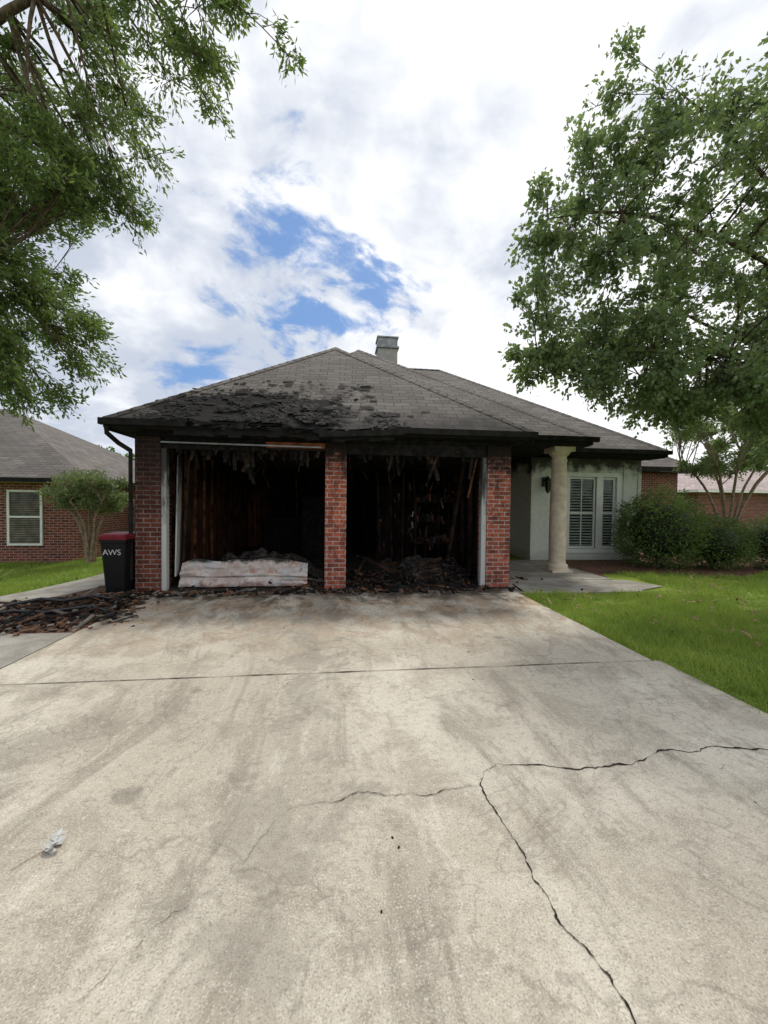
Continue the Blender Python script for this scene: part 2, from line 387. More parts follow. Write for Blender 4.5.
for k,(p,wd,jt) in enumerate([([(.877,-4.48),(1.54,-4.55),(1.9,-4.46),(2.52,-4.5),(3,-4.45)],.0075,.12),
    ([(.88,-4.48),(.733,-4.63),(.772,-5.03),(.774,-5.24),(.817,-5.394),(.842,-5.53),(.86,-5.9),(.9,-6.6)],.0048,.12),
    ([(.733,-4.64),(.488,-4.675),(.1,-4.62),(-.184,-4.68)],.0030,.12),
    ([(-.184,-4.68),(-.355,-4.93),(-.575,-5.134),(-.705,-5.32),(-.9,-5.7)],.0013,.15),
    ([(-2.85,-3.225),(-1.4,-3.226),(0,-3.225),(1.4,-3.224),(2.93,-3.225)],.007,.004),
    ([(-.5,-3.25),(-.45,-3.6),(-.56,-3.9)],.0013,.15),([(-.5,-3.2),(-.38,-2.7),(-.45,-2.4)],.0013,.15),
    ([(-2.6,-3.3),(-2.1,-4.0),(-1.7,-4.2)],.001,.15),([(1.9,-4.46),(2.0,-4.6),(2.2,-4.62)],.002,.2)]):
    crack(p,wd,.003+.0006*k,5,jt).make('crack_%d'%k,dc)
# grass
def grass(name,regions,seed):
    r=np.random.default_rng(seed); Vs=[]
    for (x0,x1,y0,y1,den,h,wd,test) in regions:
        n=int((x1-x0)*(y1-y0)*den); x=r.uniform(x0,x1,n); y=r.uniform(y0,y1,n)
        k=np.array([test(a,c) for a,c in zip(x,y)]); x=x[k];y=y[k];n=len(x)
        z=np.array([gz(a,0) for a in x]); an=r.uniform(0,2*np.pi,n); hh=h*r.uniform(.4,1.5,n); ln=r.uniform(.1,1.1,n)*hh; la=r.uniform(0,2*np.pi,n)
        pat=np.array([mnoise.noise(Vector((a*1.1,c*1.1,0)))+.9*mnoise.noise(Vector((a*4,c*4,5))) for a,c in zip(x,y)]); hh=hh*np.clip(1+.8*pat,.25,2.2)
        dx=np.cos(an)*wd;dy=np.sin(an)*wd
        a=np.stack([x-dx,y-dy,z],1);c=np.stack([x+dx,y+dy,z],1)
        tp=np.stack([x+np.cos(la)*ln,y+np.sin(la)*ln,z+hh],1); Vs.append(np.stack([a,c,tp],1).reshape(-1,3))
    V=np.concatenate(Vs); return npmesh(name,V,np.arange(len(V)).reshape(-1,3),M_GRASS)
def inR(x,y):
    if x<2.97+.06*mnoise.noise(Vector((y*4,0,0))): return False
    if y>-.5 and x<5.25: return False
    if y>-.4 and x<5.95: return False
    if y>bedy(x)-.05 and x<12.9: return False
    return True
grass('lawn_grass',[(2.85,6,-5.2,.6,3600,.07,.0038,inR),(6,10,-5,1.8,1300,.075,.006,inR),(10,18,-4,7,260,.07,.012,inR),
   (3,6,-9,-5.2,300,.05,.006,inR)],3)
def inL(x,y):
    px=np.interp(y,[p[1] for p in P],[p[0] for p in P])
    return x<px-.55
grass('lawn_grass',[(-9,-4.6,-1.8,5.2,1500,.06,.006,inL),(-20,-9,-2,5.2,200,.07,.012,inL)],4)
b=MB(); random.seed(77)
for i in range(900):
    x=random.uniform(3.0,8.5);y=random.uniform(-4.8,1.0)
    if not inR(x,y) or mnoise.noise(Vector((x*.8,y*.8,9)))<-.05: continue
    s=random.uniform(.02,.05); b.rbox((x,y,random.uniform(.02,.06)),(s*random.choice([1,1,3]),s*.6,.002),(random.uniform(-.6,.6),random.uniform(-.6,.6),random.random()*6),M_DRYL)
b.make('fallen_dry_leaves')
# ------------------------------------------------------------ MAIN HOUSE
H=empty('brick_house')
b=MB()
b.box((-3.20,0,0),(-2.82,.42,2.46),M_BRICKS); b.box((-.24,0,0),(.11,.40,2.46),M_BRICKC); b.box((2.55,0,0),(2.97,.42,2.46),M_BRICKC)
b.box((-3.20,.425,0),(-2.98,7.2,2.6),M_BRICKS); b.box((2.75,.425,0),(2.97,4.5,2.6),M_BRICK)
b.make('garage_brick_walls',H)
b=MB()
b.box((-2.975,.43,0),(-2.93,6.4,2.55),M_INNER); b.box((2.70,.43,0),(2.745,6.4,2.55),M_INNER); b.box((-2.93,6.4,0),(2.7,6.5,2.55),M_INNER)
b.box((-2.97,.05,2.5),(2.74,6.4,2.54),M_INNER)
b.box((-3.19,-.155,-.1),(2.96,6.4,.006),M_DFLOOR)
for i in range(11):
    y=.7+i*.52; b.rbox((-2.90,y,1.25),(.045,.05,2.48),(0,random.uniform(-.02,.02),0),M_BROWN if i<5 else M_DKBR)
    b.rbox((2.66,y,1.25),(.07,.045,2.48),(0,random.uniform(-.02,.02),0),M_DKBR)
for i in range(13): b.rbox((-2.7+i*.44,6.36,1.25),(.045,.07,2.48),(random.uniform(-.02,.02),random.uniform(-.03,.03),0),M_BROWN if i%3==0 else M_DKBR)
for i in range(9):
    b.rbox((-.1,.7+i*.62,2.42),(5.6,.045,.14),(0,random.uniform(-.01,.03),random.uniform(-.03,.03)),M_CHAR)
b.rbox((2.35,1.2,1.3),(.06,.09,2.3),(.12,.12,0),M_DKBR)
b.rbox((-2.62,.6,1.15),(.03,.5,2.0),(0,.05,.2),M_DKBR)
b.box((.9,3.0,0),(2.5,3.06,1.9),M_INNER); 
for i in range(6): b.rbox((.95+i*.3,2.95,1.1),(.05,.06,2.2),(0,random.uniform(-.04,.04),0),M_DKBR)
b.box((-2.2,5.2,0),(-.6,5.9,1.0),M_CHAR); b.box((-1.0,4.2,0),(-.3,4.9,1.6),M_CHAR)
for z in (.55,1.05,1.5): b.rbox((2.15,2.3,z),(.95,.4,.03),(0,random.uniform(-.05,.05),0),M_DKBR)
for x in (1.7,2.58): b.rbox((x,2.12,.8),(.04,.04,1.6),(0,0,0),M_DKBR)
for i in range(60):
    z=random.choice([.57,1.07,1.52]); s=random.uniform(.03,.12)
    b.rbox((random.uniform(1.75,2.55),random.uniform(2.12,2.35),z+s*.5),(s,s*.8,s*random.uniform(.6,1.8)),(0,random.uniform(-.3,.3),random.random()),random.choice([M_CHAR,M_ASH,M_DKBR,M_BROWN,M_FENCE if i%5==0 else M_ASH]))
for i in range(80): # peeling scraps
    x=random.gauss(1.9,.4); z=random.uniform(.5,1.9); b.rbox((min(x,2.6),random.uniform(1.4,2.9),z),(random.uniform(.008,.05),.008,random.uniform(.05,.2)),(random.uniform(-.3,.3),random.uniform(-.5,.5),random.uniform(-.4,.4)),random.choice([M_DKBR,M_BROWN,M_CHAR,M_ASH,M_GALV if i%4==0 else M_ASH]))
for i in range(16): # hanging burnt wiring
    x=random.uniform(-2.6,2.5); y=random.uniform(.35,1.6); pts=[(x,y,2.4)]
    for k in range(5): pts.append((pts[-1][0]+random.uniform(-.1,.1),y,pts[-1][2]-random.uniform(.03,.16)))
    b.tube(pts,[.006]*6,M_DKBR,4)
b.make('burnt_garage_interior',H)
b=MB()
b.box((-3.19,.03,2.465),(2.96,.36,2.60),M_CHAR)
b.box((-2.815,.06,2.28),(-1.2,.30,2.46),M_CHAR); b.box((-1.195,.03,2.30),(-.245,.3,2.46),M_CHAR); b.box((.115,.05,2.26),(2.545,.32,2.46),M_CHAR)
b.box((-1.2,-.012,2.33),(-.245,.028,2.42),M_RUST)
b.box((-2.815,.02,.01),(-2.74,.12,2.28),M_WTRIM); b.box((2.46,.02,.01),(2.545,.12,2.26),M_WTRIM)
b.rbox((-2.68,.35,1.2),(.02,.3,2.0),(0,.02,.15),M_WTRIM)
b.rbox((-1.55,-.03,2.36),(2.5,.03,.022),(0,.008,0),M_GALV)
b.rbox((2.38,.25,2.0),(.03,.03,.9),(.1,.18,0),M_BROWN)
for i in range(230):
    x=random.uniform(-2.9,2.8); l=random.uniform(.04,.2)*(2.0 if random.random()<.2 else 1)
    if -.26<x<.13: continue
    l*=max(.4,1+1.5*mnoise.noise(Vector((x*2.3,0,0))))
    b.rbox((x,random.uniform(.02,.32),2.29-l/2+random.uniform(0,.08)),(random.uniform(.01,.07),.008,l),(random.uniform(-.3,.3),random.uniform(-.35,.35),random.uniform(-1,1)),random.choice([M_CHAR,M_CHAR,M_CHAR,M_DKBR]))
b.make('garage_header_and_trim',H)
# roofs
b=MB()
E=2.67; x0,x1,y0=-3.5,3.24,-.3; pk=(-.13,3.07,5.2)
N=34
def ez(x): 
    s=math.exp(-((x+.3)/.9)**2)*.07+math.exp(-((x+1.8)/.5)**2)*.03+.014*math.sin(x*9)*math.exp(-((x+1)/1.8)**2)
    return E-s
for i in range(N):
    xa=x0+(x1-x0)*i/N; xb=x0+(x1-x0)*(i+1)/N
    def up(x):
        hw=(x-x0)/(pk[0]-x0) if x<pk[0] else (x1-x)/(x1-pk[0])
        return (x,y0+hw*(pk[1]-y0),E+hw*(pk[2]-E))
    pts=[(xa,y0,ez(xa)),(xb,y0,ez(xb)),up(xb),up(xa)]
    if (Vector(pts[2])-Vector(pts[1])).length<1e-6: pts=[pts[0],pts[1],pts[3]]
    elif (Vector(pts[3])-Vector(pts[0])).length<1e-6: pts=pts[:3]
    b.poly(pts,M_SHG)
b.poly([(x1,y0,E),(x1,8,E),(pk[0],8,pk[2]),pk],M_SHG); b.poly([(x0,8,E),(x0,y0,E),pk,(pk[0],8,pk[2])],M_SHG)
b.make('garage_roof',H)
b=MB()
E2=2.9
c=(5.3,1.16,E2); p2=(.56,5.9,6.27); L2=(-3.5,1.16,E2)
b.poly([L2,c,p2],M_SH); b.poly([c,(5.3,14,E2),(.56,14,6.27),p2],M_SH); b.poly([(-3.5,14,E2),L2,p2,(.56,14,6.27)],M_SH)
c3=(8.45,2.7,E2); r3=(3.58,7.57,6.36)
b.poly([(-2,2.7,E2),c3,r3,(-1.0,7.57,6.36)],M_SH); b.poly([c3,(8.45,12.44,E2),r3],M_SH); b.poly([(8.45,12.44,E2),(-2,12.44,E2),(-1.0,7.57,6.36),r3],M_SH)
c4=(13.2,6.55,E2); b.poly([(4,6.55,E2),c4,(9.0,10.75,5.85),(4,10.75,5.85)],M_SH); b.poly([c4,(13.2,15,E2),(9.0,10.75,5.85)],M_SH)
b.make('main_roof',H)
b=MB()
def cap(a,c,w=.12,m=M_SH):
    a=Vector(a);c=Vector(c); n=int((c-a).length/.2); d=(c-a)/n; side=Vector((-d.y,d.x,0)).normalized()*w; up=Vector((0,0,1))
    for i in range(n):
        p=a+d*i; q=p+d*1.1; l=.010
        b.poly([p+side-up*(w*.5-.012),p+up*(l+.004),q+up*l*.6,q+side-up*(w*.5-.004)],m); b.poly([p+up*(l+.004),p-side-up*(w*.5-.012),q-side-up*(w*.5-.004),q+up*l*.6],m)
cap((x0,y0,E),pk,m=M_SHG); cap((x1,y0,E),pk,m=M_SHG); cap(pk,(pk[0],8,pk[2])); cap(c,p2); cap(p2,(.56,13,6.27)); cap(c3,r3); cap(r3,(0,7.57,6.36)); cap(c4,(9,10.75,5.85))
b.make('ridge_caps',H)
b=MB()
for i in range(N):
    xa=x0+(x1-x0)*i/N; xb=x0+(x1-x0)*(i+1)/N; za=ez(xa)-.02;zb=ez(xb)-.02
    dd=.12+.08*(random.random() if -2.6<(xa+xb)/2<.9 else 0)
    b.poly([(xa,y0+.01,za-dd),(xb,y0+.01,zb-dd),(xb,y0+.01,zb),(xa,y0+.01,za)],M_FASC)
    b.poly([(xa,y0+.01,za-.11),(xa,.1,2.52),(xb,.1,2.52),(xb,y0+.01,zb-.11)],M_CHAR)
b.box((x0+.005,y0+.02,E-.17),(x0+.03,7.9,E-.02),M_FASC); b.box((x0+.03,.1,2.51),(-3.2,7.9,2.53),M_FASC)
b.box((x1-.03,y0+.02,E-.17),(x1-.005,1.1,E-.02),M_FASC); b.box((2.97,.1,2.51),(x1-.03,3.2,2.53),M_FASC)
b.box((x0-.02,y0-.09,E-.11),(-2.3,y0-.003,E-.015),M_FASC); b.box((1.0,y0-.09,E-.11),(x1+.02,y0-.003,E-.015),M_FASC)
b.rbox((.35,y0-.045,E-.125),(1.35,.08,.09),(0,-.06,0),M_FASC)
b.tube([(-3.42,y0-.04,2.54),(-3.42,y0-.04,2.44),(-3.36,-.15,2.32),(-3.24,-.04,2.22)],[.035]*4,M_FASC,8)
b.tube([(-3.24,-.045,2.24),(-3.24,-.045,.2)],[.03]*2,M_FASC,8)
b.box((3.2,1.16,2.72),(5.3,1.19,2.885),M_FASC); b.box((5.27,1.2,2.72),(5.3,2.7,2.885),M_FASC); b.box((3.0,1.2,2.70),(5.26,4.4,2.72),M_FASC)
b.box((5.31,2.7,2.72),(8.45,2.73,2.885),M_FASC); b.box((8.42,2.74,2.72),(8.45,9,2.885),M_FASC); b.box((5.0,2.74,2.70),(8.41,3.3,2.72),M_FASC)
b.box((8.46,6.55,2.72),(13.2,6.58,2.885),M_FASC); b.box((8.2,6.6,2.70),(13.17,7.0,2.72),M_FASC)
b.box((5.2,1.07,2.78),(5.39,1.155,2.88),M_FASC); b.box((3.3,1.07,2.78),(5.2,1.155,2.88),M_FASC); b.box((5.4,2.61,2.78),(8.5,2.695,2.88),M_FASC)
b.make('eaves_and_gutters',H)
b=MB()
b.box((5.0,3.24,-.02),(5.97,3.40,2.7),M_WHITE); b.box((7.49,3.24,-.02),(8.14,3.40,2.7),M_WHITE)
b.box((5.97,3.24,-.02),(7.49,3.40,.22),M_WHITE); b.box((5.97,3.24,2.28),(7.49,3.40,2.7),M_WHITE)
b.box((5.0,3.405,-.02),(5.15,4.5,2.7),M_WHITE); b.box((2.975,4.5,-.02),(5.15,4.6,2.7),M_WHITE)
b.box((8.0,3.405,-.02),(8.14,9,2.7),M_BRICK); b.box((8.145,7.0,-.02),(12.8,7.2,2.7),M_BRICK); b.box((12.6,7.205,-.02),(12.8,14,2.7),M_BRICK)
b.make('wing_walls',H)
b=MB()
for x in (5.0,5.75,7.62,8.05): b.box((x,3.215,0.0),(x+.09,3.237,2.55),M_WHITE)
b.box((5.0,3.2,0),(8.15,3.213,.16),M_WHITE)
def frame(xa,xb,za,zb,y,w=.06,d=.06,m=M_TRIM):
    b.box((xa,y-d,za),(xa+w,y,zb),m); b.box((xb-w,y-d,za),(xb,y,zb),m); b.box((xa+w,y-d,za),(xb-w,y,za+w),m); b.box((xa+w,y-d,zb-w),(xb-w,y,zb),m)
frame(5.93,7.53,.18,2.32,3.238,.11,.04)
b.box((6.84,3.2,.29),(7.0,3.238,2.21),M_TRIM)
for xa,xb in ((6.06,6.83),(7.01,7.40)):
    frame(xa,xb,.3,2.2,3.30,.05,.05)
    b.box((xa+.05,3.262,1.22),(xb-.05,3.30,1.27),M_TRIM)
    if xb-xa>.5:
        xm=(xa+xb)/2; b.box((xm-.012,3.264,.36),(xm+.012,3.296,1.215),M_TRIM); b.box((xm-.012,3.264,1.275),(xm+.012,3.296,2.14),M_TRIM)
b.box((5.98,3.25,.22),(6.055,3.39,2.28),M_TRIM); b.box((7.41,3.25,.22),(7.485,3.39,2.28),M_TRIM)
b.make('window_frames',H)
b=MB()
b.poly([(6.06,3.285,.3),(7.48,3.285,.3),(7.48,3.285,2.25),(6.06,3.285,2.25)],M_GLASS); b.make('window_glass',H)
b=MB()
for xa,xb in ((6.13,6.76),(7.07,7.34)):
    z=.38
    while z<2.12: b.rbox(((xa+xb)/2,3.275,z),(xb-xa,.003,.045),(-.6,0,0),M_SLAT); z+=.075
b.make('window_shutters',H)
b=MB() # door
b.box((3.5,4.46,0),(4.45,4.495,2.1),M_DOOR); frame(3.4,4.55,-.0,2.22,4.497,.1,.05); b.box((3.62,4.45,.2),(3.94,4.458,.9),M_WHITE); b.box((4.02,4.45,.2),(4.34,4.458,.9),M_WHITE)
b.box((3.62,4.45,1.05),(4.34,4.458,1.95),M_GLASS); b.make('front_door',H)
b=MB()
b.lathe((4.77,1.54),[(.24,0),(.24,.07),(.21,.075),(.225,.11),(.215,.15),(.175,.18),(.178,.8),(.17,1.6),(.15,2.38),(.165,2.40),(.165,2.43),(.15,2.44),(.15,2.50),(.2,2.55),(.22,2.6),(0,2.6)],M_CREAM)
b.box((4.53,1.3,-.01),(5.01,1.78,.05),M_CREAM); b.box((4.54,1.31,2.6),(5.0,1.77,2.7),M_CREAM); b.make('porch_column',H)
b=MB() # lantern
lx,lz=5.35,1.98
b.box((lx-.05,3.2,lz-.05),(lx+.05,3.236,lz+.2),M_BLACK); b.tube([(lx,3.2,lz+.1),(lx,3.1,lz+.22),(lx,3.02,lz+.2)],[.012]*3,M_BLACK,6)
b.lathe((lx,3.02),[(.0,lz+.2),(.03,lz+.19),(.1,lz+.1),(.105,lz+.08),(.0,lz+.08)],M_BLACK,6)
for k in range(6):
    a=k*math.pi/3; b.tube([(lx+.09*math.cos(a),3.02+.09*math.sin(a),lz+.08),(lx+.055*math.cos(a),3.02+.055*math.sin(a),lz-.18)],[.008]*2,M_BLACK,4)
b.lathe((lx,3.02),[(.083,lz+.07),(.05,lz-.17)],M_GLASS,6); b.lathe((lx,3.02),[(0,lz-.24),(.02,lz-.22),(.065,lz-.18),(.0,lz-.17)],M_BLACK,6)
b.make('wall_lantern',H)
b=MB() # chimney
b.box((1.42,8.6,4.8),(2.18,9.3,7.45),M_FLUE); b.box((1.36,8.54,7.455),(2.24,9.36,7.52),M_GALV); b.box((1.42,8.6,7.523),(2.18,9.3,7.85),M_GALV); b.box((1.38,8.56,7.853),(2.22,9.34,7.9),M_GALV)
b.make('chimney',H)
# burnt shingle flaps
b=MB(); K=(pk[2]-E)/(pk[1]-y0); sl=math.atan(K)
for i in range(1300):
    if i<950: x=random.gauss(-1.4,.75); y=abs(random.gauss(0,.38))-.28
    else: x=random.uniform(-3.2,1.2); y=random.uniform(-.3,.15)
    if i>1200: x=random.uniform(-2.6,.6); y=random.uniform(.2,1.2)
    if x<-3.3+max(0,y) : continue
    if mnoise.noise(Vector((x*2.2,y*3.5,4)))<-.12 and i<1200: continue
    z=E+K*(y+.3)+.003+random.random()*.006
    s=random.uniform(.03,.13); m=random.choice([M_CHAR,M_CHAR,M_CHAR,M_FASC,M_FASC,M_FASC,M_SHG])
    q=.6 if i%22==0 else .07
    b.rbox((x,y,z),(s*random.uniform(.6,1.8),s*.6,.003),(sl+random.uniform(-q,q),random.uniform(-q,q)*.7,random.uniform(-.4,.4)),m)
for i in range(60):
    x=random.uniform(-2.7,1.2); b.rbox((x,y0-.02,ez(x)-.04),(random.uniform(.05,.25),.12,.006),(random.uniform(-.3,1.3),random.uniform(-.3,.3),random.uniform(-.4,.4)),M_CHAR)
b.make('burnt_shingle_flaps',H)
# ------------------------------------------------------------ fallen garage door panel
b=MB(); nxp,nzp=60,12; grid=[]
for i in range(nxp+1):
    row=[]
    for j in range(nzp+1):
        u=i/nxp; v=j/nzp; x=-2.62+2.08*u
        y=.16+.16*v+.02*math.sin(v*9)+.05*mnoise.noise(Vector((u*6,v*4,0)))
        z=.03+.42*v+.05*mnoise.noise(Vector((u*5,7,v)))*v+.02*u*v- .08*max(0,(u-.85)/.15)*v-.05*max(0,(.1-u)/.1)*v
        if j in (4,8): y+=.02
        row.append((x,y,z))
    grid.append(row)
for i in range(nxp):
    for j in range(nzp): b.poly([grid[i][j],grid[i+1][j],grid[i+1][j+1],grid[i][j+1]],M_PANEL)
    a=grid[i][nzp];c_=grid[i+1][nzp]; b.poly([a,c_,(c_[0],c_[1]+.35,c_[2]-.04+.03*random.random()),(a[0],a[1]+.35,a[2]-.04)],M_CHAR)
b.make('fallen_garage_door',None,False)
# ------------------------------------------------------------ rubble
def rubble(name,items,seed,parent=None):
    random.seed(seed); b=MB()
    for (cx,cy,sx,sy,n,zb,hz,mats) in items:
        for i in range(n):
            x=random.gauss(cx,sx);y=random.gauss(cy,sy); r2=((x-cx)/sx)**2+((y-cy)/sy)**2
            z=zb+random.random()*hz*math.exp(-r2/2)
            s=random.uniform(.01,.05)
            if random.random()<.12: sz=(random.uniform(.12,.5),random.uniform(.01,.06),random.uniform(.008,.025))
            else: sz=(s*random.uniform(.6,2.2),s*random.uniform(.5,1.4),s*random.uniform(.2,.9))
            b.rbox((x,y,z+sz[2]*.4),sz,(random.uniform(-.4,.4),random.uniform(-.35,.35),random.uniform(0,6.3)),random.choice(mats))
    return b
def mound(b,cx,cy,rx,ry,h,zb,m,n=26):
    g=[[None]*(n+1) for _ in range(n+1)]
    for i in range(n+1):
        for j in range(n+1):
            u=i/n*2-1;v=j/n*2-1; r=u*u+v*v; z=max(0,1-r)**.8*h*(1+.7*mnoise.noise(Vector((u*4+cx,v*4+cy,3))))+.03*mnoise.noise(Vector((u*11,v*11,cx)))*max(0,1-r)
            g[i][j]=(cx+u*rx,cy+v*ry,zb-.01+z)
    for i in range(n):
        for j in range(n): b.poly([g[i][j],g[i+1][j],g[i+1][j+1],g[i][j+1]],m)
DK=[M_CHAR,M_CHAR,M_CHAR,M_ASH,M_ASH,M_DKBR,M_DKBR,M_BROWN]; MX=[M_CHAR,M_CHAR,M_ASH,M_DKBR,M_MULCH,M_BROWN,M_MULCH,M_FENCE]
b=rubble('x',[(1.4,.7,.7,.35,1000,.02,.22,DK),(2.1,.65,.2,.25,300,.02,.40,DK),(.6,.3,.25,.2,150,.01,.08,DK),(-1.5,.9,.7,.3,350,.02,.3,DK),(-.2,-.25,1.6,.07,340,.0,.03,MX),(1.6,-.18,.5,.05,160,.0,.02,DK),(-.3,.35,.2,.2,120,.0,.1,MX)],11)
mound(b,1.7,1.2,1.0,.85,.30,.01,M_ASH); mound(b,-1.5,1.3,1.2,.8,.42,.01,M_ASH)
for i in range(14): b.rbox((random.uniform(.4,2.3),random.uniform(.5,1.5),random.uniform(.06,.32)),(random.uniform(.3,.8),.05,.06),(random.uniform(-.5,.5),random.uniform(-.35,.35),random.uniform(0,3)),random.choice([M_CHAR,M_DKBR]))
b.make('garage_fire_rubble')
b=rubble('x',[(-3.9,-1.15,.5,.35,420,-.005,.04,MX),(-3.3,-.5,.25,.2,380,0,.06,MX),(-2.4,-.25,.5,.06,220,.0,.04,MX),(-4.6,-1.4,.4,.25,110,-.02,.03,MX),(-3.5,-1.6,.5,.18,170,-.01,.03,MX),(-2.9,-1.0,.12,.35,110,.0,.02,MX)],12)
for i in range(8): b.rbox((random.uniform(-4.4,-3.1),random.uniform(-1.5,-.4),random.uniform(.02,.06)),(random.uniform(.3,1.0),random.uniform(.03,.08),.018),(random.uniform(-.1,.1),random.uniform(-.08,.08),random.uniform(-.5,1.4)),random.choice([M_CHAR,M_DKBR,M_CHAR,M_BROWN]))
b.make('charred_lumber_pile')
b=MB(); hp=[(-4.3,-1.0,.06),(-4.0,-.8,.10),(-3.7,-.85,.08),(-3.45,-.65,.10),(-3.2,-.7,.07),(-3.05,-.5,.05),(-3.3,-.3,.05)]
b.tube(hp,[.022]*7,M_BLACK,8); b.tube([(-4.5,-1.5,.03),(-4.0,-1.25,.06),(-3.6,-1.3,.05),(-3.2,-1.1,.07),(-2.95,-1.2,.03)],[.018]*5,M_BLACK,8); b.make('black_hose',None,True)
random.seed(9); b=MB()
for (x,y) in [(.26,-4.95),(.24,-4.9),(.16,-5.2),(-.4,-3.4),(-.8,-1.2),(.3,-1.0)]+[(random.uniform(-2.6,2.7),random.uniform(-1.6,-.3)) for _ in range(90)]+[(random.uniform(-2.6,2.7),random.uniform(-5,-1.6)) for _ in range(8)]:
    s=random.uniform(.003,.009); b.rbox((x,y,s*.3),(s*1.5,s,s*.6),(random.random(),random.random(),random.random()*6),M_CHAR)
b.make('charcoal_bits')
b=MB() # paper litter with a twig
lx0,ly0=-1.16,-4.80
for i in range(9): b.rbox((lx0+random.uniform(-.02,.02),ly0+random.uniform(-.025,.025),.008+.004*i),(.04,.025,.0015),(random.uniform(-.6,.6),random.uniform(-.6,.6),random.random()*6),M_PAPER)
b.tube([(lx0,ly0,.008),(lx0-.06,ly0-.05,.006),(lx0-.1,ly0-.1,.005)],[.002,.0015,.001],M_DRYL,5)
b.make('crumpled_paper_litter')
# ------------------------------------------------------------ garbage bin
B=empty('garbage_bin'); b=MB(); cx,cy=-3.40,-.02
def ring(hw,hd,z,r=.045,yo=0):
    o=[]
    for sx,sy,a0 in ((1,1,0),(-1,1,90),(-1,-1,180),(1,-1,270)):
        for k in range(5):
            a=math.radians(a0+22.5*k); o.append((cx+sx*(hw-r)+r*math.cos(a),cy+yo+sy*(hd-r)+r*math.sin(a),z))
    return o
def loft(b,rings,m,capt=True):
    for R1,R2 in zip(rings[:-1],rings[1:]):
        n=len(R1)
        for i in range(n): b.poly([R1[i],R1[(i+1)%n],R2[(i+1)%n],R2[i]],m)
    if capt: b.poly(rings[-1],m)
loft(b,[ring(.135,.18,.03),ring(.14,.19,.12),ring(.18,.24,.80),ring(.195,.255,.81),ring(.195,.255,.85)],M_BIN); b.make('bin_body',B)
b=MB(); loft(b,[ring(.2,.265,.852),ring(.202,.27,.90),ring(.18,.24,.93),ring(.12,.17,.945)],M_LID); b.make('bin_lid',B)
b=MB(); b.tube([(cx-.15,cy+.30,.85),(cx+.15,cy+.30,.85)],[.016]*2,M_BIN,8)
for s in(-1,1):
    b.rbox((cx+s*.15,cy+.27,.85),(.03,.09,.05),(0,0,0),M_BIN); b.tube([(cx+s*.15,cy+.16,.09),(cx+s*.19,cy+.16,.09)],[.09,.09],M_BIN,16)
b.make('bin_handle_and_wheels',B)
tx=bpy.data.curves.new('bin_lettering','FONT'); tx.body='AWS'; tx.size=.12; tx.extrude=.001; tx.align_x='CENTER'; tx.materials.append(M_PAPER)
to=bpy.data.objects.new('bin_lettering',tx); COL.objects.link(to); to.location=(cx,cy-.243,.62); to.rotation_euler=(math.radians(94),0,0); to.parent=B
# ------------------------------------------------------------ neighbours, fence
def hiphouse(name,xa,xb,ya,yb,zb,ze,pk1,pk2,over,msh,fas,windows=()):
    Hn=empty(name); b=MB(); b.box((xa,ya,zb),(xb,yb,ze),M_BRICK); b.make('walls',Hn)
    b=MB(); q=[(xa-over,ya-over,ze),(xb+over,ya-over,ze),(xb+over,yb+over,ze),(xa-over,yb+over,ze)]
    b.poly([q[0],q[1],pk2,pk1],msh); b.poly([q[1],q[2],pk2],msh); b.poly([q[2],q[3],pk1,pk2],msh); b.poly([q[3],q[0],pk1],msh); b.make('roof',Hn)
    b=MB(); b.box((q[0][0],q[0][1]-.02,ze-.12),(q[1][0],q[0][1]+.01,ze-.01),fas); b.box((q[1][0]-.01,q[0][1]+.012,ze-.12),(q[1][0]+.02,q[2][1],ze-.01),fas); b.box((q[0][0]-.02,q[0][1]+.012,ze-.12),(q[0][0]+.01,q[2][1],ze-.01),fas)
    b.box((q[0][0]+.02,q[0][1]+.02,ze-.11),(q[1][0]-.02,ya-.01,ze-.10),M_TRIM); b.make('fascia',Hn)
    for (wx0,wx1,wz0,wz1) in windows:
        b=MB()
        for (a,c) in (((wx0,wz0),(wx0+.06,wz1)),((wx1-.06,wz0),(wx1,wz1)),((wx0+.06,wz1-.06),(wx1-.06,wz1)),((wx0+.06,wz0),(wx1-.06,wz0+.06)),((wx0+.06,(wz0+wz1)/2),(wx1-.06,(wz0+wz1)/2+.05))):
            b.box((a[0],ya-.05,a[1]),(c[0],ya-.005,c[1]),M_TRIM)
        b.poly([(wx0,ya-.012,wz0),(wx1,ya-.012,wz0),(wx1,ya-.012,wz1),(wx0,ya-.012,wz1)],M_GLASS)
        z=wz0+.08
        while z<wz1-.06: b.rbox(((wx0+wx1)/2,ya-.022,z),(wx1-wx0-.14,.003,.035),(-.7,0,0),M_FENCE); z+=.05
        b.make('window',Hn)
    return Hn
hiphouse('brick_house',-22,-7.3,5.4,13.6,-.5,2.02,(-17,9.5,4.77),(-12.2,9.5,4.77),.55,M_SH,M_FASC,[(-9.15,-8.25,.15,1.7),(-13,-12,.15,1.7)])
hiphouse('brick_house',18.2,30,11.5,22,-.1,2.3,(24,16.7,4.4),(25,16.7,4.4),.5,M_SHP,M_TRIM,[])
b=MB(); x=-12
while x<-3.3:
    z=1.25+random.uniform(-.015,.015); b.box((x,8.0+random.uniform(0,.008),gz(x,8)-.02),(x+.135,8.02+.01,z),M_FENCE); x+=.142
b.box((-12,8.04,1.0),(-3.3,8.08,1.09),M_FENCE); b.box((-12,8.04,.1),(-3.3,8.08,.19),M_FENCE); b.make('wooden_fence')
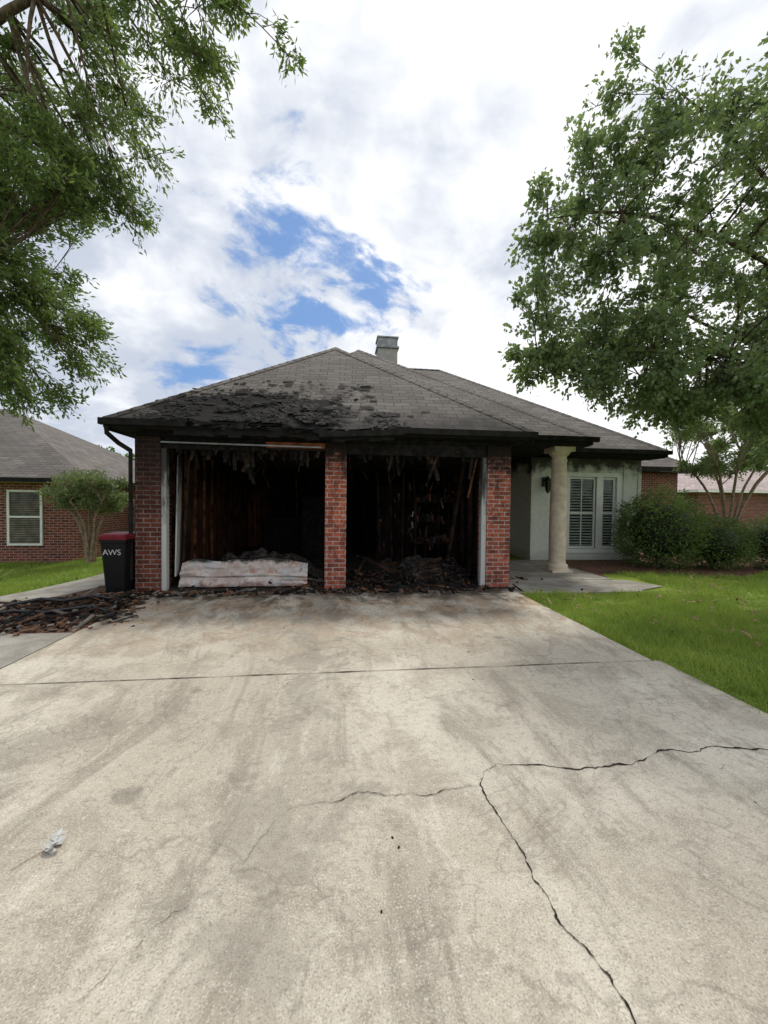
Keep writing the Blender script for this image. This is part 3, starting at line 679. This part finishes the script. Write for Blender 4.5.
# ------------------------------------------------------------ vegetation
def leaves_np(P0,D,L,W,r,droop=.3):
    n=len(P0); D=D+r.normal(0,.55,(n,3)); D[:,2]-=droop; D/=np.linalg.norm(D,axis=1)[:,None]
    R=r.normal(0,1,(n,3)); R[:,2]*=.5; S=np.cross(D,R); S/=np.linalg.norm(S,axis=1)[:,None]
    N=np.cross(S,D); l=(L*r.uniform(.6,1.25,n))[:,None]; w_=(W*r.uniform(.7,1.2,n))[:,None]
    a=P0; t_=P0+D*l; m=P0+D*l*.5
    q=np.stack([a,m+S*w_-N*w_*.3,t_,m-S*w_-N*w_*.3],1)
    return q.reshape(-1,3)
def tree(name,limbs,clumps,bark,leafm,L,W,lpt,seed,droop=.3,twr=.005):
    r=np.random.default_rng(seed); random.seed(seed); T=empty(name); b=MB(); samp=[]
    for pts,ra,rb in limbs:
        pts=[Vector(p) for p in pts]; q=[]
        for i in range(len(pts)-1):
            for k in range(4):
                f=k/4; p0=pts[max(i-1,0)];p1=pts[i];p2_=pts[i+1];p3=pts[min(i+2,len(pts)-1)]
                q.append(.5*((2*p1)+(p2_-p0)*f+(2*p0-5*p1+4*p2_-p3)*f*f+(3*p1-p0-3*p2_+p3)*f**3))
        q.append(pts[-1]); n=len(q); rad=[ra+(rb-ra)*(i/(n-1))**.8 for i in range(n)]
        q=[p+Vector([random.uniform(-1,1)*rad[i]*.35 for _ in range(3)]) if 0<i else p for i,p in enumerate(q)]
        b.tube(q,rad,bark,9); samp+=[(p,rad[i]) for i,p in enumerate(q) if i>n*.25]
    PB=[];PD=[]
    for (c_,rv,nt) in clumps:
        c_=Vector(c_); p0,rr=min(samp,key=lambda s:(s[0]-c_).length+ .3*random.random())
        mid=(p0+c_)/2+Vector([random.uniform(-.2,.2) for _ in range(3)])*(p0-c_).length*.6
        br=[(1-i/6)**2*p0+2*(i/6)*(1-i/6)*mid+(i/6)**2*c_ for i in range(7)]; r0=min(rr*.6,.024)
        b.tube(br,[r0+(.005-r0)*i/6 for i in range(7)],bark,5)
        for k in range(nt):
            s=br[random.choice([3,4,5,6,6])]
            dvec=Vector([random.gauss(0,1) for _ in range(3)]).normalized()*random.random()**.45
            e=c_+Vector((dvec.x*rv[0],dvec.y*rv[1],dvec.z*rv[2])); m_=(s+e)/2+Vector((random.uniform(-.08,.08),random.uniform(-.08,.08),random.uniform(0,.12)))
            tw=[(1-f)**2*s+2*f*(1-f)*m_+f*f*e for f in (0,.33,.66,1)]
            b.tube(tw,[twr,twr*.8,twr*.6,twr*.3],bark,3)
            for q in range(lpt):
                f=.25+.75*random.random()**.7; p=(1-f)**2*s+2*f*(1-f)*m_+f*f*e; PB.append(p[:]); PD.append(((e-s).normalized()*.8)[:])
    b.make('trunk_and_branches',T,True)
    PB=np.array(PB);PD=np.array(PD); PB=PB+r.normal(0,.04,PB.shape)
    V=leaves_np(PB,PD,L,W,r,droop); npmesh('foliage',V,np.arange(len(V)).reshape(-1,4),leafm,T); return T
def C(lat,d,z): return (.9936*lat+.1132*d,-.1132*lat+.9936*d-6.54,z)   # survey axes -> house axes
def fill(c_,rv,n,size,nt,seed,hollow=.0):
    r=random.Random(seed); o=[]
    while len(o)<n:
        v=Vector([r.uniform(-1,1) for _ in range(3)]); l=v.length
        if l>1 or l<hollow: continue
        s=size*r.uniform(.65,1.3); o.append(((c_[0]+v.x*rv[0],c_[1]+v.y*rv[1],c_[2]+v.z*rv[2]),(s,s,s*.7),nt))
    return o
tb=(-7.6,-.5)
limbs=[([(tb[0],tb[1],-.4),(-7.5,-.6,1.5),(-7.3,-.7,3.2),(-7.0,-.9,5),(-6.6,-1.1,7.2),(-6.2,-1.2,9)],.24,.05),
 ([(-7.3,-.7,3.0),(-6.2,-1.0,4.0),(-5.0,-1.2,4.4),(-4.2,-1.4,4.2)],.10,.02),
 ([(-7.2,-.8,4.0),(-5.8,-1.3,5.4),(-4.2,-1.7,6.3),(-2.9,-2.0,6.8),(-1.6,-2.1,7.0)],.11,.012),
 ([(-7.0,-.9,5),(-5.5,-1.8,6.8),(-3.8,-2.4,7.8)],.09,.015),([(-7.3,-.8,3.2),(-6.2,.3,4.2),(-5.4,1.0,5)],.08,.015)]
cl=fill(C(-4.8,5,6.4),(1.8,1.5,1.9),60,.48,21,1)+fill(C(-4.95,5.2,4.0),(.95,1.2,1.45),36,.40,21,2)+fill(C(-4.0,4.8,5.4),(.7,.9,.9),10,.38,17,12)+fill(C(-2.7,4.5,6.9),(1.0,1.0,.8),15,.36,13,3)+fill(C(-1.5,4.5,6.95),(.55,.5,.3),3,.25,8,4)+fill(C(-7,5,5.6),(1.8,1.8,2.2),22,.6,14,5)
tree('oak_tree',limbs,cl,M_BARK,M_LEAFL,.085,.014,25,21,.25)
limbs=[([(9.3,-1.2,-.1),(9.2,-1.2,1.6),(9.0,-1.15,3.2),(8.6,-1.1,5.2),(8.2,-1.0,7.4),(8,-1,8.8)],.22,.04),
 ([(9.1,-1.2,2.4),(7.8,-1.1,3.4),(6.2,-.9,3.9),(4.6,-.6,3.9),(3.2,-.5,3.7)],.07,.008),
 ([(9.0,-1.2,3.2),(7.6,-1.0,4.8),(6.0,-.8,5.8),(4.4,-.7,6.1),(3.2,-.7,5.9)],.07,.008),
 ([(8.8,-1.2,4.2),(7.5,-.9,6.0),(6.2,-.8,7.4),(5.2,-.8,8.0)],.06,.008),
 ([(9.0,-1.2,3.0),(8.0,-.2,4.2),(7,.6,5.2),(6.2,1.0,6)],.06,.01),([(8.7,-1.2,4.5),(8,-2,6),(7.2,-2.4,7.2)],.06,.01)]
cl=(fill(C(5.9,6.3,5.5),(3.1,1.8,3.2),110,.62,18,6)+fill(C(3.2,6.1,5.1),(1.35,.8,1.9),40,.40,12,7)+fill(C(4.6,6.2,3.6),(2.0,.9,.75),38,.42,13,8)
   +fill(C(7.6,6.3,4.3),(1.8,1.6,2.2),34,.6,16,9)+fill(C(6.6,6.0,8.2),(1.6,1.2,1.0),20,.5,15,16)+fill(C(2.5,6.1,3.7),(.9,.4,.35),10,.3,11,10)+fill(C(4.0,6.2,7.5),(1.3,.8,1.0),20,.40,11,13)+fill(C(5.6,6.0,2.95),(1.5,.8,.35),16,.35,12,14)+fill(C(2.3,6.1,4.8),(.5,.4,.9),6,.25,7,15))
tree('maple_tree',limbs,cl,M_BARK,M_LEAFR,.085,.027,17,22,.35)
def myrtle(name,c_,h,cr,cz,seed,leafm,n,nt,L=.05):
    random.seed(seed); lim=[]
    for k in range(7):
        a=k*2*math.pi/7+random.random(); rr=cr[0]*.65
        lim.append(([(c_[0]+.06*math.cos(a),c_[1]+.06*math.sin(a),gz(c_[0],0)-.03),(c_[0]+.14*math.cos(a),c_[1]+.14*math.sin(a),h*.35),(c_[0]+rr*.5*math.cos(a),c_[1]+rr*.5*math.sin(a),h*.75),(c_[0]+rr*math.cos(a),c_[1]+rr*math.sin(a),h)],.05,.02))
    tree(name,lim,fill((c_[0],c_[1],cz),cr,n,.3,nt,seed),M_BARKL,leafm,L,.016,16,seed,.1,.003)
myrtle('crepe_myrtle_tree',(-6.35,4.25),1.4,(1.0,.8,.45),1.62,31,M_LEAFG,50,18,.07)
myrtle('crepe_myrtle_tree',(9.9,2.4),2.7,(1.6,1.3,1.2),3.4,32,M_LEAFR,90,17,.085)
def bush(name,c_,rv,n,leafm,L,W,seed):
    T=empty(name); r=np.random.default_rng(seed); d=r.normal(0,1,(n,3)); d/=np.linalg.norm(d,axis=1)[:,None]
    rad=np.array([1+.28*mnoise.noise(Vector(v)*2.2+Vector((seed,0,0)))+.16*mnoise.noise(Vector(v)*6) for v in d.tolist()])
    rr=rad*r.uniform(.75,1.04,n); P_=np.array(c_)+d*np.array(rv)*rr[:,None]; k=P_[:,2]>0; V=leaves_np(P_[k],d[k],L,W,r,-.1)
    npmesh('foliage',V,np.arange(len(V)).reshape(-1,4),leafm,T)
    b=MB(); random.seed(seed)
    for k in range(14):
        a=random.random()*6.28; e=random.uniform(.3,1.2); b.tube([(c_[0],c_[1],-.05),(c_[0]+rv[0]*.3*math.cos(a),c_[1]+rv[1]*.3*math.sin(a),c_[2]*.5),(c_[0]+rv[0]*.85*math.cos(a)*math.cos(e),c_[1]+rv[1]*.85*math.sin(a)*math.cos(e),c_[2]+rv[2]*.8*math.sin(e))],[.02,.015,.004],M_BARK,5)
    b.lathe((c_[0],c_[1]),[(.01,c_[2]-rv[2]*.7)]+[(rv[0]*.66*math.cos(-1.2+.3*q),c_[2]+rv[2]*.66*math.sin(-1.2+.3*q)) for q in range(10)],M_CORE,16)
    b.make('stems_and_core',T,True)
bush('round_shrub',(7.75,2.1,.85),(1.0,.85,1.0),10000,M_LEAFB,.065,.016,41)
bush('low_shrub',(9.0,1.9,.55),(.85,.7,.65),6000,M_LEAFB,.065,.014,42)
bush('low_shrub',(10.6,1.7,.6),(1.0,.8,.7),6500,M_LEAFG,.065,.014,43)
bush('low_shrub',(12.4,2.3,.7),(1.1,.9,.85),6000,M_LEAFB,.065,.015,44)
b=MB(); random.seed(5)
for k in range(70):
    a=random.random()*6.28; l=random.uniform(.4,.75); x,y=-6.15,1.1; zz_=gz(x,y); p=[]
    for i in range(6):
        f=i/5; p.append(Vector((x+math.cos(a)*l*f*.7,y+math.sin(a)*l*f*.7,zz_+l*(f*1.1-.7*f*f))))
    s=Vector((-math.sin(a),math.cos(a),0))*.014
    for i in range(5): b.poly([p[i]-s*(1-i/5),p[i]+s*(1-i/5),p[i+1]+s*(1-(i+1)/5.2),p[i+1]-s*(1-(i+1)/5.2)],M_LEAFY)
b.make('strap_leaf_plant')
def treeline(name,spots,seed):
    r=np.random.default_rng(seed); Ps=[];Ds=[]
    for (x,y,h,rad) in spots:
        for k in range(9):
            c_=np.array([x,y,h*.65])+r.normal(0,1,3)*np.array([rad*.5,rad*.5,h*.16]); n=330
            d=r.normal(0,1,(n,3)); d/=np.linalg.norm(d,axis=1)[:,None]; Ps.append(c_+d*rad*.45*r.uniform(.5,1,(n,1))); Ds.append(d)
        n=500; Ps.append(np.stack([r.normal(x,rad*.5,n),r.normal(y,rad*.4,n),r.uniform(0,h*.5,n)],1)); Ds.append(r.normal(0,1,(n,3)))
    P_=np.concatenate(Ps);D_=np.concatenate(Ds); V=leaves_np(P_,D_,.55,.2,r,.1); return npmesh(name,V,np.arange(len(V)).reshape(-1,4),M_LEAFB)
rr=random.Random(3)
treeline('distant_trees',[(x+rr.uniform(-2,2),42+rr.uniform(-5,6),rr.uniform(4.5,7),rr.uniform(3,4)) for x in range(-60,75,6)],8)
